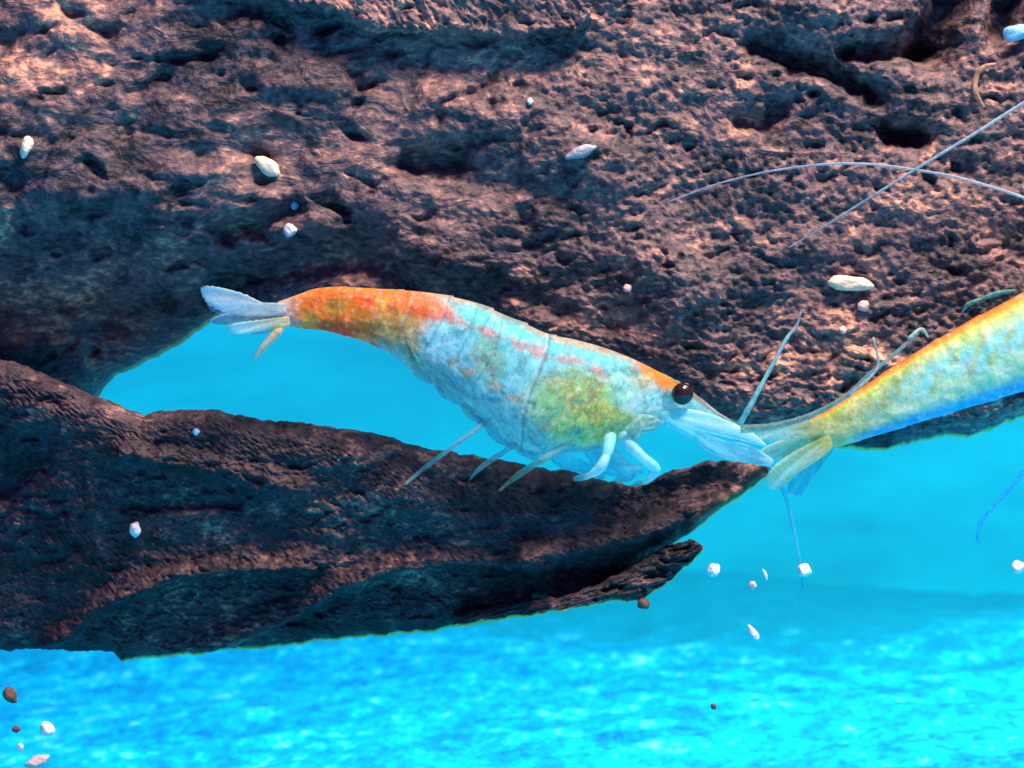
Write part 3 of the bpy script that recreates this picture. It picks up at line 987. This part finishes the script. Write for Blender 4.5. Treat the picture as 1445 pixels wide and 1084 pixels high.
body_loft("body", ST2, s2, lambda t: -0.1 + 0.0 * t, lambda t: np.interp(t, [0, 3, 6, 11], [.5, .62, .72, .6]), paint2,
          seg=((0.6, 1.6), (1.6, 2.5), (2.5, 3.4), (3.4, 4.3), (4.3, 5.2), (5.2, 6.0)), n=300)
G2 = (175, 200, 120)
plate("tail_fan_blade", [(1160, 588), (1120, 598), (1085, 606), (1064, 612), (1072, 622), (1105, 622), (1160, 612)], -0.5, -1.3, s2, (190, 190, 120), 0.42, 5, 1.2, (120, 205, 215))
plate("telson", [(1165, 600), (1125, 614), (1085, 628), (1072, 640), (1092, 648), (1130, 640), (1165, 625)], -0.3, -0.4, s2, (200, 205, 120), 0.42, 6, 1.2, (150, 205, 190))
plate("tail_fan_blade", [(1172, 612), (1130, 632), (1095, 655), (1080, 680), (1098, 690), (1130, 665), (1172, 636)], -0.5, -0.9, s2, (205, 205, 120), 0.42, 5, 1.6, (130, 215, 205))
plate("tail_fan_blade", [(1172, 618), (1140, 645), (1118, 672), (1112, 696), (1132, 698), (1152, 668), (1176, 634)], 0.2, 0.6, s2, (120, 210, 200), 0.5, 5, 1.2, (70, 210, 235))
ball("eye", 1868, 310, -1.2, 15, 13, 15, s2, EYE)
ball("eye", 1868, 310, 1.0, 15, 13, 15, s2, EYE)
plate("rostrum", [(1850, 296), (1890, 298), (1940, 306), (1985, 318), (1940, 316), (1890, 314), (1855, 308)], 0, 0, s2, (190, 150, 90), 0.2, 4)
ANC = (205, 235, 242)


def drape(pts, lift):
    return [(x, y, min(on_wood(x, y, lift, 1.0), 1.8)) for x, y in pts]


tube("antenna", [(1890, 318, -0.5), (1840, 170, -1.5), (1720, 90, -1)] + drape([(1590, 80), (1510, 108), (1445, 145), (1380, 186), (1320, 222), (1268, 254), (1210, 290), (1160, 322), (1112, 350)], 0.9), [3, 3, 2.8, 2.6, 2.5, 2.3, 1.9, 1.5, 0.9], s2, ANC, 0.12, n=120, col2=(125, 165, 190))
tube("antenna", [(1890, 322, -1.0), (1800, 380, -2.6), (1700, 370, -2.9), (1580, 330, -2.9)] + drape([(1500, 300), (1445, 279), (1390, 261), (1340, 248), (1280, 238), (1230, 232), (1180, 231), (1125, 236), (1070, 245), (1005, 262), (938, 287)], 0.7), [2.6, 2.4, 2.2, 2.0, 1.9, 1.8, 1.5, 0.9], s2, ANC, 0.2, n=130, col2=(150, 165, 195))
tube("leg", [(1500, 540, -0.6), (1478, 610, -0.6), (1440, 672, -0.4), (1405, 712, -0.2), (1384, 738, 0), (1379, 768, 0.1)], [6, 5, 4.5, 4, 3.5, 2.5], s2, (60, 200, 240), 0.5)
tube("leg", [(1560, 525, -0.6), (1540, 600, -0.6), (1500, 650, on_wood(1500, 590, .1, 2)), (1480, 690, 2)], [6, 5, 4, 2.5], s2, (90, 200, 235), 0.4)
tube("leg", [(1650, 490, -0.6), (1660, 560, -0.8), (1640, 610, 0), (1630, 640, .5)], [6, 5, 4, 2.5], s2, (90, 200, 235), 0.4)


# ------------------------------------------------------------------ crumbs, bubbles and strands
def crumb_material(name, col, rough=0.5, var=0.25):
    M = Mat(name)
    c = M.coords()
    n = M.noise(c, 3500, 4, 0.65)
    d = tuple(v * (1 - var) for v in col)
    colr = M.ramp(n, [(0.35, d), (0.65, col)])
    b = M.bsdf(Roughness=rough)
    b.inputs['Subsurface Weight'].default_value = 0.15
    bp = M.n('ShaderNodeBump')
    bp.inputs['Distance'].default_value = 0.00012
    M.l(n, bp.inputs['Height'])
    M.l(bp.outputs[0], b.inputs['Normal'])
    b.inputs['Subsurface Radius'].default_value = (0.0002, 0.0002, 0.0002)
    b.inputs['Subsurface Scale'].default_value = 1.0
    M.l(colr, b.inputs['Base Color'])
    return M.m


CREAM = crumb_material("cream_crumb", (0.90, 0.76, 0.58))
WHITE = crumb_material("white_crumb", (0.86, 0.84, 0.88))
PINK = crumb_material("pink_crumb", (0.75, 0.55, 0.55))
BROWN = crumb_material("brown_crumb", (0.14, 0.075, 0.05), 0.7)
DULL = crumb_material("dull_flake", (0.34, 0.36, 0.44))
BLUEW = crumb_material("blue_white_crumb", (0.25, 0.62, 0.90))


def crumb(name, px, py, y, rx, rz, ang, mat, label, cat, group=None, blocky=0.0):
    rnd = random.Random(int(px * 31 + py))
    bm = bmesh.new()
    bmesh.ops.create_icosphere(bm, subdivisions=3, radius=1.0)
    f = K * (DIST + y) / DIST
    ca, sa = math.cos(math.radians(-ang)), math.sin(math.radians(-ang))
    ph = [rnd.uniform(0, 6.3) for _ in range(4)]
    for v in bm.verts:
        q = v.co.copy()
        if blocky:      # a rounded rod: the ends fill out
            w = max(0.1, 1 - blocky * 0.8)
            u = q.x / (abs(q.x) ** 4 + (q.y * q.y + q.z * q.z) ** 2) ** 0.25
            r = (q.y * q.y + q.z * q.z) ** 0.5 / (abs(q.x) ** 4 + (q.y * q.y + q.z * q.z) ** 2) ** 0.25
            t_ = math.atan2(q.z, q.y)
            q = q * w + Vector((u, r * math.cos(t_), r * math.sin(t_))) * (1 - w)
        k = 1 + 0.12 * math.sin(3 * q.x + ph[0]) * math.cos(4 * q.z + ph[1]) + 0.08 * math.sin(5 * q.y + 5 * q.x + ph[2])
        q *= k
        x, z = q.x * rx * f, q.z * rz * f
        v.co = Vector((x * ca - z * sa, q.y * min(rx, rz) * f, x * sa + z * ca)) * MM
    me = bpy.data.meshes.new(name); bm.to_mesh(me); bm.free()
    me.polygons.foreach_set("use_smooth", [True] * len(me.polygons))
    me.materials.append(mat)
    o = bpy.data.objects.new(name, me); COL.objects.link(o)
    o.location = P(px, py, y)
    return tag(o, label, cat, group)


def wood_crumb(px, py, rx, rz, ang, mat, label, cat="crumb", blocky=0.0, name="crumb"):
    ca, sa = math.cos(math.radians(ang)) * rx * .7, math.sin(math.radians(ang)) * rx * .7
    y = min(on_wood(px + k * ca, py + k * sa, 0.0, 2.0) for k in (-1, 0, 1)) - min(rx, rz) * K * 0.7
    return crumb(name, px, py, y, rx, rz, ang, mat, label, cat, "crumbs lying on the driftwood", blocky)


wood_crumb(1200, 400, 29, 10, 5, CREAM, "cream rod-shaped crumb on the bark above the shrimp's antennule", blocky=1.1)
wood_crumb(378, 235, 19, 10.5, 36, CREAM, "plump cream oval crumb on the bark above the orange tail", blocky=.7)
wood_crumb(37, 207, 16, 8, -70, CREAM, "upright pale sliver on the blurred bark at the trunk's far end", blocky=.1)
wood_crumb(409, 325, 9, 9, 0, WHITE, "tiny bright white bead on dark bark above the tail fan", cat="bead", name="bead")
wood_crumb(416, 290, 5.5, 6.5, 0, BLUEW, "small dull blue speck just above the bright bead", cat="speck", name="speck")
wood_crumb(191, 747, 8, 11, 0, WHITE, "single white crumb on the dark lower branch")
wood_crumb(1218, 432, 8, 8, 0, PINK, "small grey-pink speck under the cream rod-shaped crumb", cat="speck", name="speck")
wood_crumb(1189, 466, 5, 6, 0, PINK, "tiny grey speck between antennule and second shrimp's back", cat="speck", name="speck")
wood_crumb(820, 214, 22, 8, -20, DULL, "flat pale flake lying on the middle of the trunk", cat="flake", name="flake")
wood_crumb(885, 407, 6, 6, 0, PINK, "small pink speck on the bark above the shrimp's back", cat="speck", name="speck")
wood_crumb(277, 610, 5, 5, 0, BLUEW, "faint tiny blue speck on the branch below the gap", cat="speck", name="speck")
wood_crumb(748, 143, 4, 5, 0, WHITE, "pinprick white speck high on the middle of the trunk", cat="speck", name="speck")
wood_crumb(1436, 46, 20, 11, -12, BLUEW, "bright blue fragment lodged beside the dark hollow of the trunk", cat="fragment", name="fragment", blocky=.3)
crumb("crumb", 908, 852, 0.6, 9, 8, 20, BROWN, "brown crumb hanging under the branch prong", "crumb")

GW = "white specks drifting in the blue water"
for px, py, y, rx, rz, ang, mat, label in (
        (1007, 805, 0.0, 9, 10, 40, WHITE, "round white speck drifting beside the tip of the branch prong"),
        (1135, 805, -0.4, 9.5, 9, 30, WHITE, "round white speck drifting against the hanging antenna"),
        (1437, 801, 0.0, 9.5, 9.5, 0, WHITE, "round white speck drifting below the second shrimp's hanging leg"),
        (1062, 826, 0.0, 5.5, 6, 0, PINK, "small pinkish speck drifting between two round white ones"),
        (1080, 811, 0.0, 2.2, 8, -20, WHITE, "hair-thin white sliver drifting near the pinkish speck"),
        (1063, 893, 0.0, 12, 5, 55, WHITE, "slanted white sliver drifting over the rippled floor"),
        (14, 981, 0.0, 12, 9, 60, BROWN, "red-brown grain drifting below the driftwood"),
        (23, 1029, 0.0, 6, 5, 0, BROWN, "tiny dark grain drifting under the red-brown one"),
        (66, 1029, 0.0, 11, 10, 30, WHITE, "large round white speck drifting under the driftwood's dark end"),
        (29, 1055, 0.0, 4.5, 6, 0, WHITE, "tiny white speck drifting between the round speck and the oval flake"),
        (53, 1075, 0.0, 17, 8, -22, PINK, "pale oval flake drifting lowest over the blue floor"),
        (1007, 997, 0.0, 4, 4.5, 0, BROWN, "pinprick dark speck drifting over the bright floor")):
    crumb("speck", px, py, y, rx, rz, ang, mat, label, "speck", "specks drifting in the blue water")


def strand(pts, radii, col, label, lift=0.25):
    q = [(x, y, on_wood(x, y, lift, 2.0)) for x, y in pts]
    o = tube("plant_strand", q, radii, None, col, 0.0, n=40)
    return tag(o, label, "strand")


strand([(1388, 152), (1377, 130), (1378, 108), (1388, 95), (1406, 90)], [3, 4, 4, 4, 2], (190, 160, 140), "curled pale strand on the bark below the dark hollow")
strand([(1358, 440), (1366, 430), (1385, 422), (1408, 414), (1432, 410)], [1.5, 3.5, 2.5, 4, 2], (110, 170, 170), "green-blue strand lying along the second shrimp's back", 0.3)
